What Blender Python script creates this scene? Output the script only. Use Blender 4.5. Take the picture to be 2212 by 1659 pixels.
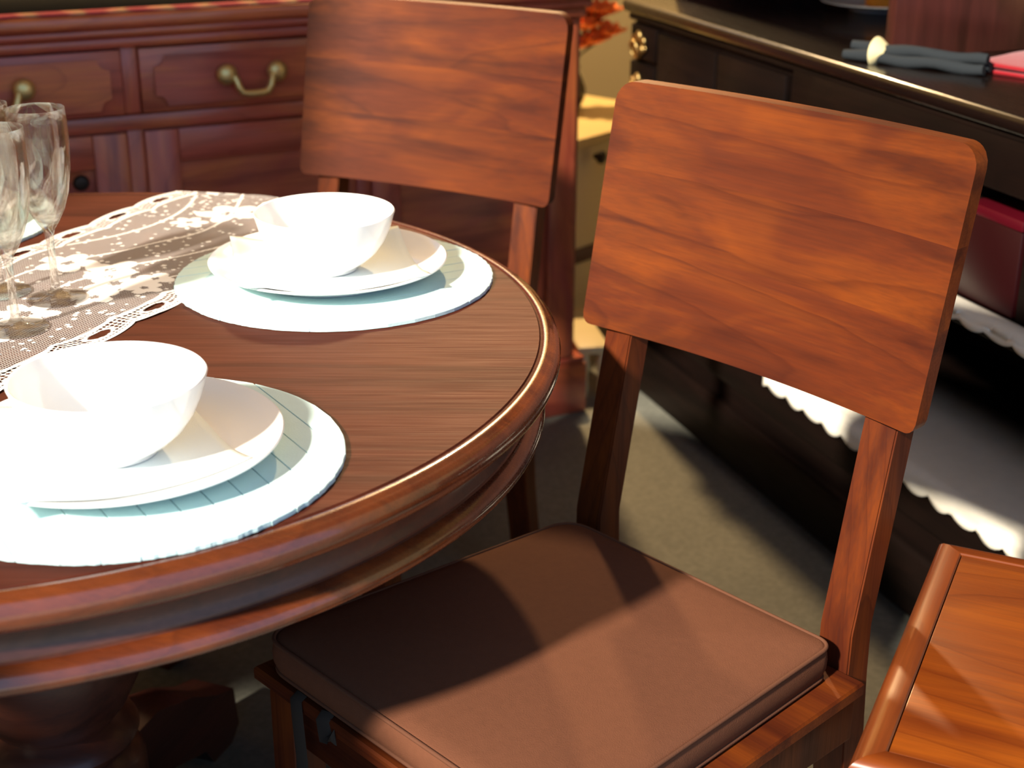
import bpy, bmesh, math, random
from mathutils import Vector, Matrix
import numpy as np
random.seed(7); R = math.radians
for o in list(bpy.data.objects): bpy.data.objects.remove(o)
sc = bpy.context.scene
COL = sc.collection

# ------------------------------------------------------------------ camera
F_PX, PITCH, ROLL, CAM_Z = 3186.0, R(21.974), R(0.295), 1.3006
cam = bpy.data.cameras.new('camera'); cam_o = bpy.data.objects.new('camera', cam); COL.objects.link(cam_o)
cam.sensor_width = 36.0; cam.lens = F_PX / 2212 * 36.0; cam.clip_start = 0.05
right = Vector((1, 0, 0)); up = Vector((0, math.sin(PITCH), math.cos(PITCH))); fwd = Vector((0, math.cos(PITCH), -math.sin(PITCH)))
cx = right * math.cos(ROLL) + up * math.sin(ROLL); cy = up * math.cos(ROLL) - right * math.sin(ROLL)
cam_o.matrix_world = Matrix(((cx.x, cy.x, -fwd.x, 0), (cx.y, cy.y, -fwd.y, 0), (cx.z, cy.z, -fwd.z, CAM_Z), (0, 0, 0, 1)))
cam.dof.use_dof = True; cam.dof.focus_distance = 1.5; cam.dof.aperture_fstop = 5.4
sc.camera = cam_o

# ------------------------------------------------------------------ light
world = bpy.data.worlds.new('sky'); sc.world = world; world.use_nodes = True
bg = world.node_tree.nodes['Background']; bg.inputs[0].default_value = (0.36, 0.62, 1.0, 1); bg.inputs[1].default_value = 1.2
sun = bpy.data.lights.new('sun', 'SUN'); sun.energy = 10.5; sun.angle = R(3.2); sun.color = (1.0, 0.90, 0.74)
sun_o = bpy.data.objects.new('sun', sun); COL.objects.link(sun_o)
SUN_AZ, SUN_EL = R(52), R(33)       # the way the light travels
sd = Vector((math.cos(SUN_AZ) * math.cos(SUN_EL), math.sin(SUN_AZ) * math.cos(SUN_EL), -math.sin(SUN_EL)))
sun_o.rotation_euler = sd.to_track_quat('-Z', 'Y').to_euler(); sun_o.location = (-3, -4, 6)
LAMP_POWER = 330.0; LAMP_COLOR = (1.0, 0.68, 0.34)
vs = sc.view_settings
vs.view_transform = 'Standard'; vs.look = 'None'; vs.gamma = 1.0; vs.exposure = 0.0; vs.use_curve_mapping = False
try:
    sc.cycles.use_denoising = True; sc.cycles.caustics_reflective = False; sc.cycles.caustics_refractive = False
    sc.cycles.max_bounces = 10; sc.cycles.diffuse_bounces = 4; sc.cycles.glossy_bounces = 4; sc.cycles.transparent_max_bounces = 24
    sc.cycles.sample_clamp_indirect = 6.0
except Exception: pass

# ------------------------------------------------------------------ helpers
def tag(o, label=None, cat=None, group=None, kind=None):
    if label: o['label'] = label
    if cat: o['category'] = cat
    if group: o['group'] = group
    if kind: o['kind'] = kind
    return o
def link(o, parent=None):
    COL.objects.link(o)
    if parent is not None: o.parent = parent
    return o
def thing(name, label, cat, loc=(0, 0, 0), rz=0, group=None):
    o = bpy.data.objects.new(name, None); o.empty_display_size = 0.1; link(o)
    o.location = loc; o.rotation_euler = (0, 0, rz)
    return tag(o, label, cat, group)
def add(name, verts, faces, mat, parent=None, smooth=False, sharp=None):
    m = bpy.data.meshes.new(name); m.from_pydata([tuple(v) for v in verts], [], faces); m.validate(); m.update()
    if smooth:
        for p in m.polygons: p.use_smooth = True
        if sharp is not None: m.set_sharp_from_angle(angle=R(sharp))
    if mat: m.materials.append(mat)
    return link(bpy.data.objects.new(name, m), parent)
def from_bm(name, bm, mat, parent=None, smooth=False, sharp=35):
    bmesh.ops.recalc_face_normals(bm, faces=bm.faces)
    m = bpy.data.meshes.new(name); bm.to_mesh(m); bm.free()
    if smooth:
        for p in m.polygons: p.use_smooth = True
        m.set_sharp_from_angle(angle=R(sharp))
    if mat: m.materials.append(mat)
    return link(bpy.data.objects.new(name, m), parent)
def box(name, lo, hi, mat, parent=None, bevel=0.0, seg=2):
    bm = bmesh.new(); bmesh.ops.create_cube(bm, size=1)
    c = [(a + b) / 2 for a, b in zip(lo, hi)]; s = [abs(b - a) for a, b in zip(lo, hi)]
    for v in bm.verts: v.co = Vector((v.co.x * s[0], v.co.y * s[1], v.co.z * s[2]))
    if bevel: bmesh.ops.bevel(bm, geom=bm.edges[:], offset=min(bevel, min(s) * .45), segments=seg, affect='EDGES', profile=.5)
    o = from_bm(name, bm, mat, parent, smooth=bool(bevel)); o.location = c
    return o
def lathe(name, prof, mat, parent=None, seg=64, center=(0, 0), sharp=40, closed=False):
    """prof: list of (r, z); r = 0 makes a pole."""
    V, Fc, rings = [], [], []
    for r, z in prof:
        if r < 1e-6: rings.append([len(V)]); V.append((center[0], center[1], z))
        else:
            rings.append(list(range(len(V), len(V) + seg)))
            V += [(center[0] + r * math.cos(2 * math.pi * i / seg), center[1] + r * math.sin(2 * math.pi * i / seg), z) for i in range(seg)]
    if closed: rings.append(rings[0])
    for a, b in zip(rings[:-1], rings[1:]):
        for i in range(seg):
            j = (i + 1) % seg
            if len(a) == 1 and len(b) == 1: continue
            if len(a) == 1: Fc.append((a[0], b[i], b[j]))
            elif len(b) == 1: Fc.append((a[i], a[j], b[0]))
            else: Fc.append((a[i], a[j], b[j], b[i]))
    bm = bmesh.new(); vs_ = [bm.verts.new(v) for v in V]
    for f in Fc:
        try: bm.faces.new([vs_[i] for i in f])
        except ValueError: pass
    return from_bm(name, bm, mat, parent, smooth=True, sharp=sharp)
def tube(name, pts, rad, mat, parent=None, seg=10, closed=False, flat=None):
    """sweep a round (or flat = (w, t)) section along pts"""
    P = [Vector(p) for p in pts]; n = len(P); V, Fc = [], []
    prev = None
    for k in range(n):
        a = P[k - 1] if (k or closed) else P[k]; b = P[(k + 1) % n] if (k < n - 1 or closed) else P[k]
        t = (b - a).normalized()
        ref = prev if prev is not None else (Vector((0, 0, 1)) if abs(t.z) < .9 else Vector((1, 0, 0)))
        u = (ref - t * ref.dot(t)).normalized(); w = t.cross(u); prev = u
        r = rad[k] if isinstance(rad, (list, tuple)) else rad
        for i in range(seg):
            an = 2 * math.pi * i / seg
            if flat: V.append(P[k] + u * math.cos(an) * flat[1] + w * math.sin(an) * flat[0])
            else: V.append(P[k] + (u * math.cos(an) + w * math.sin(an)) * r)
    for k in range(n if closed else n - 1):
        for i in range(seg):
            j = (i + 1) % seg; k2 = (k + 1) % n
            Fc.append((k * seg + i, k * seg + j, k2 * seg + j, k2 * seg + i))
    if not closed: Fc += [tuple(range(seg))[::-1], tuple(range((n - 1) * seg, n * seg))]
    return add(name, V, Fc, mat, parent, smooth=True, sharp=60)
def prism(name, outline, z0, z1, mat, parent=None, axis='Z', inset=0.0, inset_h=0.0):
    """outline: 2-D points; extruded along axis; optional sloped top edge"""
    n = len(outline); cxy = (sum(p[0] for p in outline) / n, sum(p[1] for p in outline) / n)
    lev = [(outline, z0), (outline, z1 - inset_h)] if inset else [(outline, z0), (outline, z1)]
    if inset:
        ins = []
        for i in range(n):
            a, b, c = Vector(outline[i - 1]), Vector(outline[i]), Vector(outline[(i + 1) % n])
            d1 = (b - a).normalized(); d2 = (c - b).normalized()
            nn = Vector((-(d1.y + d2.y), d1.x + d2.x)); nn = nn.normalized() if nn.length > 1e-6 else Vector((-d1.y, d1.x))
            ins.append((b.x + nn.x * inset, b.y + nn.y * inset))
        lev.append((ins, z1))
    V, Fc = [], []
    for o_, z in lev:
        for p in o_: V.append((p[0], p[1], z) if axis == 'Z' else (p[0], z, p[1]))
    for l in range(len(lev) - 1):
        for i in range(n): j = (i + 1) % n; Fc.append((l * n + i, l * n + j, (l + 1) * n + j, (l + 1) * n + i))
    Fc.append(tuple(range(n))[::-1]); Fc.append(tuple(range((len(lev) - 1) * n, len(lev) * n)))
    bm = bmesh.new(); vs_ = [bm.verts.new(v) for v in V]
    for f in Fc: bm.faces.new([vs_[i] for i in f])
    return from_bm(name, bm, mat, parent)
def dup(root, label=None, loc=None, rz=None):
    r = root.copy(); COL.objects.link(r)
    if label: r['label'] = label
    if loc is not None: r.location = loc
    if rz is not None: r.rotation_euler = (0, 0, rz)
    for ch in [o for o in bpy.data.objects if o.parent is root]:
        c = ch.copy(); COL.objects.link(c); c.parent = r
        for g in [o for o in bpy.data.objects if o.parent is ch]:
            d = g.copy(); COL.objects.link(d); d.parent = c
    return r

# ------------------------------------------------------------------ materials
class NT:
    def __init__(s, name):
        s.m = bpy.data.materials.new(name); s.m.use_nodes = True; s.t = s.m.node_tree
        s.b = s.t.nodes['Principled BSDF']; s.out = s.t.nodes['Material Output']
    def n(s, typ, **kw):
        x = s.t.nodes.new('ShaderNode' + typ)
        for k, v in kw.items():
            if k.startswith('i_'):
                key = k[2:]; key = int(key) if key.isdigit() else key.replace('_', ' ')
                x.inputs[key].default_value = v
            else: setattr(x, k, v)
        return x
    def l(s, a, b): s.t.links.new(a, b)
    def math(s, op, a, b=None, clamp=False):
        x = s.n('Math', operation=op, use_clamp=clamp)
        for i, v in enumerate((a, b)):
            if v is None: continue
            if isinstance(v, (int, float)): x.inputs[i].default_value = v
            else: s.l(v, x.inputs[i])
        return x.outputs[0]
    def mix(s, f, a, b, blend='MIX'):
        x = s.n('Mix', data_type='RGBA', blend_type=blend)
        for sock, v in ((x.inputs[0], f), (x.inputs[6], a), (x.inputs[7], b)):
            if isinstance(v, (int, float)): sock.default_value = v
            elif isinstance(v, tuple): sock.default_value = v if len(v) == 4 else (*v, 1)
            else: s.l(v, sock)
        return x.outputs[2]
    def ramp(s, f, stops):
        x = s.n('ValToRGB'); e = x.color_ramp.elements
        while len(e) < len(stops): e.new(.5)
        for el, (p, c) in zip(e, stops): el.position = p; el.color = (*c, 1) if len(c) == 3 else c
        s.l(f, x.inputs[0]); return x.outputs[0]
def plain(name, col, rough=.5, metal=0, spec=.5, bump=0, bscale=200, var=0.0, sheen=0, coat=0):
    n = NT(name); n.b.inputs['Base Color'].default_value = (*col, 1)
    n.b.inputs['Roughness'].default_value = rough; n.b.inputs['Metallic'].default_value = metal
    n.b.inputs['Specular IOR Level'].default_value = spec
    if coat: n.b.inputs['Coat Weight'].default_value = coat; n.b.inputs['Coat Roughness'].default_value = .1
    if sheen: n.b.inputs['Sheen Weight'].default_value = sheen
    tc = n.n('TexCoord')
    if var:
        t = n.n('TexNoise', i_Scale=bscale * .12, i_Detail=4.0); n.l(tc.outputs['Object'], t.inputs[0])
        n.l(n.mix(t.outputs[0], tuple(c * (1 - var) for c in col), tuple(min(1, c * (1 + var)) for c in col)), n.b.inputs['Base Color'])
    if bump:
        t = n.n('TexNoise', i_Scale=bscale, i_Detail=3.0); n.l(tc.outputs['Object'], t.inputs[0])
        b = n.n('Bump', i_Strength=bump, i_Distance=.002); n.l(t.outputs[0], b.inputs['Height']); n.l(b.outputs[0], n.b.inputs['Normal'])
    return n.m
def wood(name, dark, mid, light, rough=.3, axis='X', ring=16.0, seed=0.0, spec=.5, patch=.5, coat=.0, stretch=.1, crough=.12, lines=.35):
    n = NT(name); tc = n.n('TexCoord'); oi = n.n('ObjectInfo')
    comb = n.n('CombineXYZ')
    n.l(n.math('MULTIPLY', oi.outputs['Random'], 7.3), comb.inputs[0])
    n.l(n.math('MULTIPLY', oi.outputs['Random'], 1.9), comb.inputs[1]); comb.inputs[2].default_value = seed
    ad = n.n('VectorMath', operation='ADD'); n.l(tc.outputs['Object'], ad.inputs[0]); n.l(comb.outputs[0], ad.inputs[1])
    mp = n.n('Mapping'); n.l(ad.outputs[0], mp.inputs[0])
    mp.inputs['Rotation'].default_value = {'X': (0, 0, 0), 'Y': (0, 0, R(90)), 'Z': (0, R(90), 0)}[axis]
    def sc3(v):
        st = n.n('VectorMath', operation='MULTIPLY'); n.l(mp.outputs[0], st.inputs[0]); st.inputs[1].default_value = v; return st.outputs[0]
    def noise(v, scale, det, dist=0.0):
        t = n.n('TexNoise', i_Scale=scale, i_Detail=det); t.inputs['Distortion'].default_value = dist; n.l(v, t.inputs[0]); return t.outputs[0]
    streak = noise(sc3((stretch, 1, 1)), 26.0, 5.0, .5)               # long dark and light streaks
    patches = noise(sc3((.35, 1, 1)), 9.0, 3.0, 1.2)                  # broad figure
    fibre = noise(sc3((.03, 1, 1)), 320.0, 3.0)
    off = n.n('CombineXYZ'); r1 = oi.outputs['Random']                # oval cathedral figure with its heart near the piece
    n.l(n.math('MULTIPLY', n.math('SUBTRACT', r1, .5), .5), off.inputs[0])
    n.l(n.math('MULTIPLY', n.math('SUBTRACT', n.math('FRACT', n.math('MULTIPLY', r1, 13.7)), .5), .12), off.inputs[1]); off.inputs[2].default_value = .03
    mo = n.n('Mapping'); n.l(tc.outputs['Object'], mo.inputs[0]); mo.inputs['Rotation'].default_value = mp.inputs['Rotation'].default_value
    ao = n.n('VectorMath', operation='ADD'); n.l(mo.outputs[0], ao.inputs[0]); n.l(off.outputs[0], ao.inputs[1])
    so_ = n.n('VectorMath', operation='MULTIPLY'); n.l(ao.outputs[0], so_.inputs[0]); so_.inputs[1].default_value = (.22, 1, 1)
    wv = n.n('TexWave', wave_type='RINGS', rings_direction='SPHERICAL', wave_profile='SAW', i_Scale=ring, i_Distortion=1.6, i_Detail=2.0)
    wv.inputs['Detail Scale'].default_value = 2.0; wv.inputs['Detail Roughness'].default_value = .5
    n.l(so_.outputs[0], wv.inputs[0])
    base = n.mix(n.math('MULTIPLY', n.ramp(patches, [(.42, (0, 0, 0)), (.68, (1, 1, 1))]), patch), mid, light)
    c = n.mix(n.ramp(streak, [(.34, (.75, .75, .75)), (.46, (.22, .22, .22)), (.56, (0, 0, 0))]), base, dark)
    c = n.mix(n.math('MULTIPLY', n.ramp(streak, [(.58, (0, 0, 0)), (.70, (1, 1, 1))]), .6 * patch), c, light)
    rl = n.ramp(wv.outputs['Fac'], [(.0, (.2, .2, .2)), (.6, (0, 0, 0)), (.90, (.45, .45, .45)), (.97, (1, 1, 1)), (1.0, (.2, .2, .2))])
    c = n.mix(n.math('MULTIPLY', rl, lines), c, dark)
    f2 = n.ramp(fibre, [(.35, (.74, .74, .74)), (.65, (1.12, 1.12, 1.12))])
    c = n.mix(.5, c, n.mix(1.0, c, f2, 'MULTIPLY'))
    n.l(c, n.b.inputs['Base Color'])
    n.l(n.ramp(fibre, [(.3, (rough * 1.12,) * 3), (.7, (rough * .92,) * 3)]), n.b.inputs['Roughness'])
    n.b.inputs['Specular IOR Level'].default_value = spec
    if coat: n.b.inputs['Coat Weight'].default_value = coat; n.b.inputs['Coat Roughness'].default_value = crough
    bp = n.n('Bump', i_Strength=.10, i_Distance=.0005); n.l(fibre, bp.inputs['Height']); n.l(bp.outputs[0], n.b.inputs['Normal'])
    return n.m
M = {}
CH = ((.036, .0062, .0026), (.092, .0172, .0042), (.185, .040, .0040))
M['chair_x'] = wood('chair_wood_across', *CH, rough=.5, axis='X', ring=11, patch=.8, spec=.16, lines=.45)
M['chair_z'] = wood('chair_wood_upright', *CH, rough=.46, axis='Z', ring=20, patch=.6, spec=.2, lines=.5)
TB = ((.042, .010, .006), (.080, .019, .010), (.100, .025, .012))
M['table_top'] = wood('table_top_wood', *TB, rough=.56, axis='X', ring=10, patch=.5, spec=.06, stretch=.05)
M['table_rim'] = wood('table_rim_wood', (.040, .008, .004), (.095, .019, .0065), (.17, .037, .007), rough=.27, axis='X', ring=9, patch=.8, coat=.8, crough=.07)
M['table_dark'] = wood('table_apron_wood', (.028, .008, .006), (.07, .018, .010), (.11, .028, .012), rough=.38, axis='X', ring=9, patch=.6, coat=.12, crough=.12)
SB = ((.22, .032, .021), (.50, .095, .056), (.68, .18, .045))
M['side_x'] = wood('sideboard_wood', *SB, rough=.33, axis='X', ring=14, patch=.8, coat=.3, crough=.25)
M['side_z'] = wood('sideboard_wood_upright', *SB, rough=.33, axis='Z', ring=14, patch=.8, coat=.3, crough=.25)
M['oak_x'] = wood('side_table_wood', (.085, .013, .002), (.18, .037, .0035), (.27, .064, .004), rough=.36, axis='X', ring=10, patch=.8, coat=.08, spec=.35, stretch=.07, crough=.2, lines=.6)
M['oak_y'] = wood('side_table_frame_wood', (.08, .015, .005), (.155, .033, .008), (.22, .054, .009), rough=.3, axis='Y', ring=14, patch=.6, coat=.4)
DK = ((.0025, .0016, .0013), (.005, .0026, .002), (.008, .0037, .0027))
M['dark_y'] = wood('dark_cabinet_wood', *DK, rough=.5, axis='Y', ring=12, patch=.6, spec=.08)
M['dark_top'] = wood('dark_polished_wood', *DK, rough=.25, axis='Y', ring=12, patch=.6, coat=.3, crough=.12)
M['dark_red'] = wood('dark_reddish_wood', (.02, .006, .004), (.05, .013, .010), (.07, .018, .012), rough=.3, axis='Z', ring=12, patch=.6, coat=.3, crough=.2)
M['china'] = plain('white_china', (.92, .91, .89), rough=.12, spec=.5)
M['cushion'] = plain('brown_cushion_cloth', (.125, .046, .0235), rough=.85, spec=.15, bump=.35, bscale=900, var=.10)
M['piping'] = plain('brown_piping_cloth', (.11, .042, .022), rough=.8, spec=.2, bump=.3, bscale=900)
M['strap'] = plain('grey_brown_strap_cloth', (.03, .022, .017), rough=.9, spec=.2)
M['brass'] = plain('aged_brass', (.78, .58, .24), rough=.42, metal=.85, var=.15, bscale=300)
M['brass_dark'] = plain('dark_brass', (.42, .29, .11), rough=.4, metal=1.0, var=.3, bscale=300)
M['iron'] = plain('dark_iron', (.03, .022, .018), rough=.4, metal=.6)
M['napkin'] = plain('white_napkin_cloth', (.80, .86, .86), rough=.9, spec=.2, bump=.2, bscale=800)
M['mat'] = plain('pale_mint_placemat', (.58, .76, .76), rough=.75, spec=.25, bump=.15, bscale=500, var=.05)
M['cream'] = plain('cream_paint', (.62, .47, .19), rough=.45, var=.08, bscale=60)
M['cream_pale'] = plain('pale_cream_paint', (.66, .55, .30), rough=.5, var=.06, bscale=60)
M['tan'] = plain('tan_drawer_paint', (.34, .17, .075), rough=.5, var=.1, bscale=60)
M['wall'] = plain('olive_cream_wall_paint', (.30, .245, .14), rough=.85, spec=.2, bump=.2, bscale=40, var=.06)
M['ceiling'] = plain('ceiling_paint', (.34, .27, .19), rough=.9, spec=.2, var=.05, bscale=30)
M['orange'] = plain('orange_petal', (.95, .20, .035), rough=.7, var=.25, bscale=120)
M['stem'] = plain('dark_stem', (.05, .05, .02), rough=.7)
M['vase'] = plain('dark_vase_glaze', (.06, .045, .02), rough=.25)
M['red_cloth'] = plain('red_cloth', (.26, .004, .010), rough=.9, spec=.2, bump=.3, bscale=700, sheen=.3)
M['red_box'] = plain('dark_red_lacquer', (.014, .0004, .001), rough=.4, var=.1, bscale=80)
M['red_lid'] = plain('red_lacquer', (.055, .001, .005), rough=.35, var=.1, bscale=80)
M['grey_cloth'] = plain('blue_grey_cloth', (.021, .025, .029), rough=.95, spec=.15, bump=.5, bscale=500)
M['cream_band'] = plain('cream_ribbon', (.70, .60, .33), rough=.8)
M['orange_block'] = plain('amber_wax', (.75, .26, .015), rough=.5)
M['lace_white'] = plain('ivory_cloth', (.80, .75, .64), rough=.95, spec=.15, bump=.4, bscale=400, var=.06)
M['black_cloth'] = plain('black_runner_cloth', (.008, .008, .008), rough=.95, spec=.1)
M['lamp_shade'] = plain('dark_lamp_shade', (.05, .04, .03), rough=.5, metal=.4)

def border_mat():
    n = NT('red_and_cream_border'); tc = n.n('TexCoord'); sp = n.n('SeparateXYZ'); n.l(tc.outputs['Object'], sp.inputs[0])
    ns = n.n('TexNoise', i_Scale=19.0, i_Detail=1.0); n.l(tc.outputs['Object'], ns.inputs[0])
    x = n.math('FRACT', n.math('ADD', n.math('MULTIPLY', sp.outputs[0], 13.0), n.math('MULTIPLY', ns.outputs[0], .5)))
    n.l(n.ramp(x, [(.0, (.26, .010, .035)), (.3, (.25, .015, .035)), (.45, (.40, .13, .10)), (.7, (.36, .20, .11)), (.85, (.26, .025, .04)), (1, (.26, .010, .035))]), n.b.inputs['Base Color'])
    n.b.inputs['Roughness'].default_value = .95; return n.m
M['border'] = border_mat()
def floor_mat():
    n = NT('grey_concrete_floor'); tc = n.n('TexCoord')
    a = n.n('TexNoise', i_Scale=3.0, i_Detail=6.0); b = n.n('TexNoise', i_Scale=90.0, i_Detail=3.0)
    n.l(tc.outputs['Object'], a.inputs[0]); n.l(tc.outputs['Object'], b.inputs[0])
    c = n.ramp(a.outputs[0], [(.3, (.15, .15, .125)), (.7, (.21, .205, .165))])
    s = n.ramp(b.outputs[0], [(.35, (.75, .75, .75)), (.7, (1.2, 1.2, 1.2))])
    n.l(n.mix(.6, c, n.mix(1.0, c, s, 'MULTIPLY')), n.b.inputs['Base Color'])
    n.b.inputs['Roughness'].default_value = .62; n.b.inputs['Specular IOR Level'].default_value = .3
    bp = n.n('Bump', i_Strength=.15, i_Distance=.002); n.l(b.outputs[0], bp.inputs['Height']); n.l(bp.outputs[0], n.b.inputs['Normal'])
    return n.m
M['floor'] = floor_mat()
M['pave'] = plain('pale_concrete_pavement', (.50, .48, .44), rough=.9, spec=.2, var=.1, bscale=20)
def glass_mat():
    n = NT('clear_drinking_glass'); n.t.nodes.remove(n.b)
    tr = n.n('BsdfTransparent'); tr.inputs[0].default_value = (.97, .97, .96, 1)
    gl = n.n('BsdfGlass'); gl.inputs['Roughness'].default_value = .0; gl.inputs['IOR'].default_value = 1.45; gl.inputs[0].default_value = (1, .99, .97, 1)
    mx = n.n('MixShader'); mx.inputs[0].default_value = .4; n.l(tr.outputs[0], mx.inputs[1]); n.l(gl.outputs[0], mx.inputs[2])
    n.l(mx.outputs[0], n.out.inputs[0]); return n.m
M['glass'] = glass_mat()
def lace_mat():
    """white thread; 'solid' marks the dense stitching, elsewhere an open square net; 'hole' cuts eyelets"""
    n = NT('white_lace'); n.b.inputs['Base Color'].default_value = (.82, .79, .78, 1); n.b.inputs['Roughness'].default_value = .95
    n.b.inputs['Specular IOR Level'].default_value = .1
    so = n.n('Attribute', attribute_name='solid').outputs['Fac']; uv = n.n('Attribute', attribute_name='lace_uv')
    sp = n.n('SeparateXYZ'); n.l(uv.outputs['Vector'], sp.inputs[0])
    def thread(s, cell, w):
        f = n.math('FRACT', n.math('DIVIDE', s, cell)); d = n.math('ABSOLUTE', n.math('SUBTRACT', f, .5))
        return n.math('GREATER_THAN', d, .5 - w)
    net = n.math('MAXIMUM', thread(sp.outputs[0], .0038, .11), thread(sp.outputs[1], .0038, .14))
    a = n.math('MAXIMUM', net, n.math('GREATER_THAN', so, .5)); a = n.math('MULTIPLY', a, n.math('GREATER_THAN', so, -.5))
    n.l(n.mix(n.math('GREATER_THAN', so, .5), (.52, .47, .45), (.80, .76, .74)), n.b.inputs['Base Color'])
    n.l(a, n.b.inputs['Alpha']); return n.m
M['lace'] = lace_mat()

# ------------------------------------------------------------------ setting
def struct(o): return tag(o, kind='structure')
struct(box('floor', (-6, -.6, -.06), (6, 6.2, 0), M['floor']))
struct(box('pavement', (-9, -12, -.07), (9, -.602, -.01), M['pave']))
for i_, (lo_, hi_) in enumerate((((-1.86, 5.3, 0), (2.45, 5.45, 1.75)), ((-1.86, 5.3, 2.75), (2.45, 5.45, 3.2)), ((-1.86, 5.3, 1.75), (-1.15, 5.45, 2.75)), ((-.35, 5.3, 1.75), (2.45, 5.45, 2.75)))):
    struct(box('wall_back', lo_, hi_, M['wall']))
w1 = struct(box('window_1', (-1.15, 5.40, 1.75), (-.35, 5.406, 2.75), M['glass']))
for lo_, hi_ in (((-1.17, 5.29, 1.73), (-.33, 5.40, 1.77)), ((-1.17, 5.29, 2.73), (-.33, 5.40, 2.77)), ((-1.17, 5.29, 1.77), (-1.13, 5.40, 2.73)), ((-.37, 5.29, 1.77), (-.33, 5.40, 2.73)), ((-.765, 5.34, 1.77), (-.735, 5.39, 2.73))):
    f_ = box('window_frame', lo_, hi_, M['cream_pale'])
    f_.parent = w1; f_.matrix_parent_inverse = Matrix.Translation(-w1.location)
struct(box('unseen_wall_left', (-1.86, .71, 0), (-1.7, 5.3, 3.2), M['wall']))
struct(box('sun_block_wall', (-1.86, .12, 0), (-.95, .24, 1.30), M['wall'], None, .004))  # unseen low wall added to keep sun off the pedestal
struct(box('unseen_wall_left', (-1.86, .242, 0), (-1.7, .708, 1.42), M['wall'], None, .004))  # low segment, added out of view to stop sun reaching the under-table floor
struct(box('wall_right', (2.3, .4, 0), (2.45, 5.3, 3.2), M['wall']))
struct(box('ceiling', (-1.86, .05, 3.2), (2.45, 5.45, 3.34), M['ceiling']))

# ------------------------------------------------------------------ dining table
TX, TY, TZ = -.553, 1.512, .75
tab = thing('round_dining_table', 'round reddish brown wooden dining table with moulded edge and turned pedestal', 'table', (TX, TY, 0))
lathe('tabletop', [(0, .7505), (.30, .7505), (.5825, .7505), (.5838, .7488), (.5862, .7484), (.5874, .7503)], M['table_top'], tab, 200)
lathe('rim_moulding', [(.5874, .7455), (.5874, .7503), (.5885, .7507), (.5945, .7500), (.5965, .7480), (.5978, .7478), (.6008, .7462), (.6040, .7425), (.6060, .7365), (.6058, .7300), (.6035, .7240), (.6000, .7205), (.5940, .7180), (.56, .7180)], M['table_rim'], tab, 200, sharp=50)
lathe('apron', [(.578, .7182), (.573, .712), (.571, .700), (.571, .688), (.5735, .6835), (.5735, .6800), (.5755, .6785)], M['table_dark'], tab, 160, sharp=30)
lathe('bead_moulding', [(.56, .6788), (.5760, .6788), (.5795, .6765), (.5855, .6735), (.5890, .6690), (.5898, .6640), (.5880, .6590), (.5835, .6560), (.555, .6550)], M['table_rim'], tab, 160, sharp=50)
lathe('underframe', [(.07, .71), (.56, .71), (.56, .665), (.54, .665), (.54, .70), (.07, .70)], M['table_dark'], tab, 96)
lathe('pedestal', [(0, .70), (.16, .70), (.16, .675), (.09, .66), (.075, .60), (.065, .54), (.075, .48), (.095, .42), (.108, .36), (.105, .31), (.088, .275), (.072, .255), (.092, .243), (.098, .232), (.092, .221), (.078, .212), (.094, .200), (.102, .188), (.104, .10), (.10, .06), (0, .06)], M['table_dark'], tab, 64, sharp=50)
for k in range(4):
    a = R(70 + 90 * k)
    prof = [(.08, .16), (.16, .165), (.24, .135), (.30, .10), (.345, .085), (.352, .02), (.33, 0), (.28, 0), (.262, .03), (.19, .055), (.08, .06)]
    V = [(r, -.034, z) for r, z in prof] + [(r, .034, z) for r, z in prof]; n = len(prof)
    ob = add('foot', V, [tuple(range(n)), tuple(range(2 * n - 1, n - 1, -1))] + [(i, i + n, (i + 1) % n + n, (i + 1) % n) for i in range(n)], M['table_dark'], tab, smooth=True, sharp=62)
    ob.rotation_euler = (0, 0, a)

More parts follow.
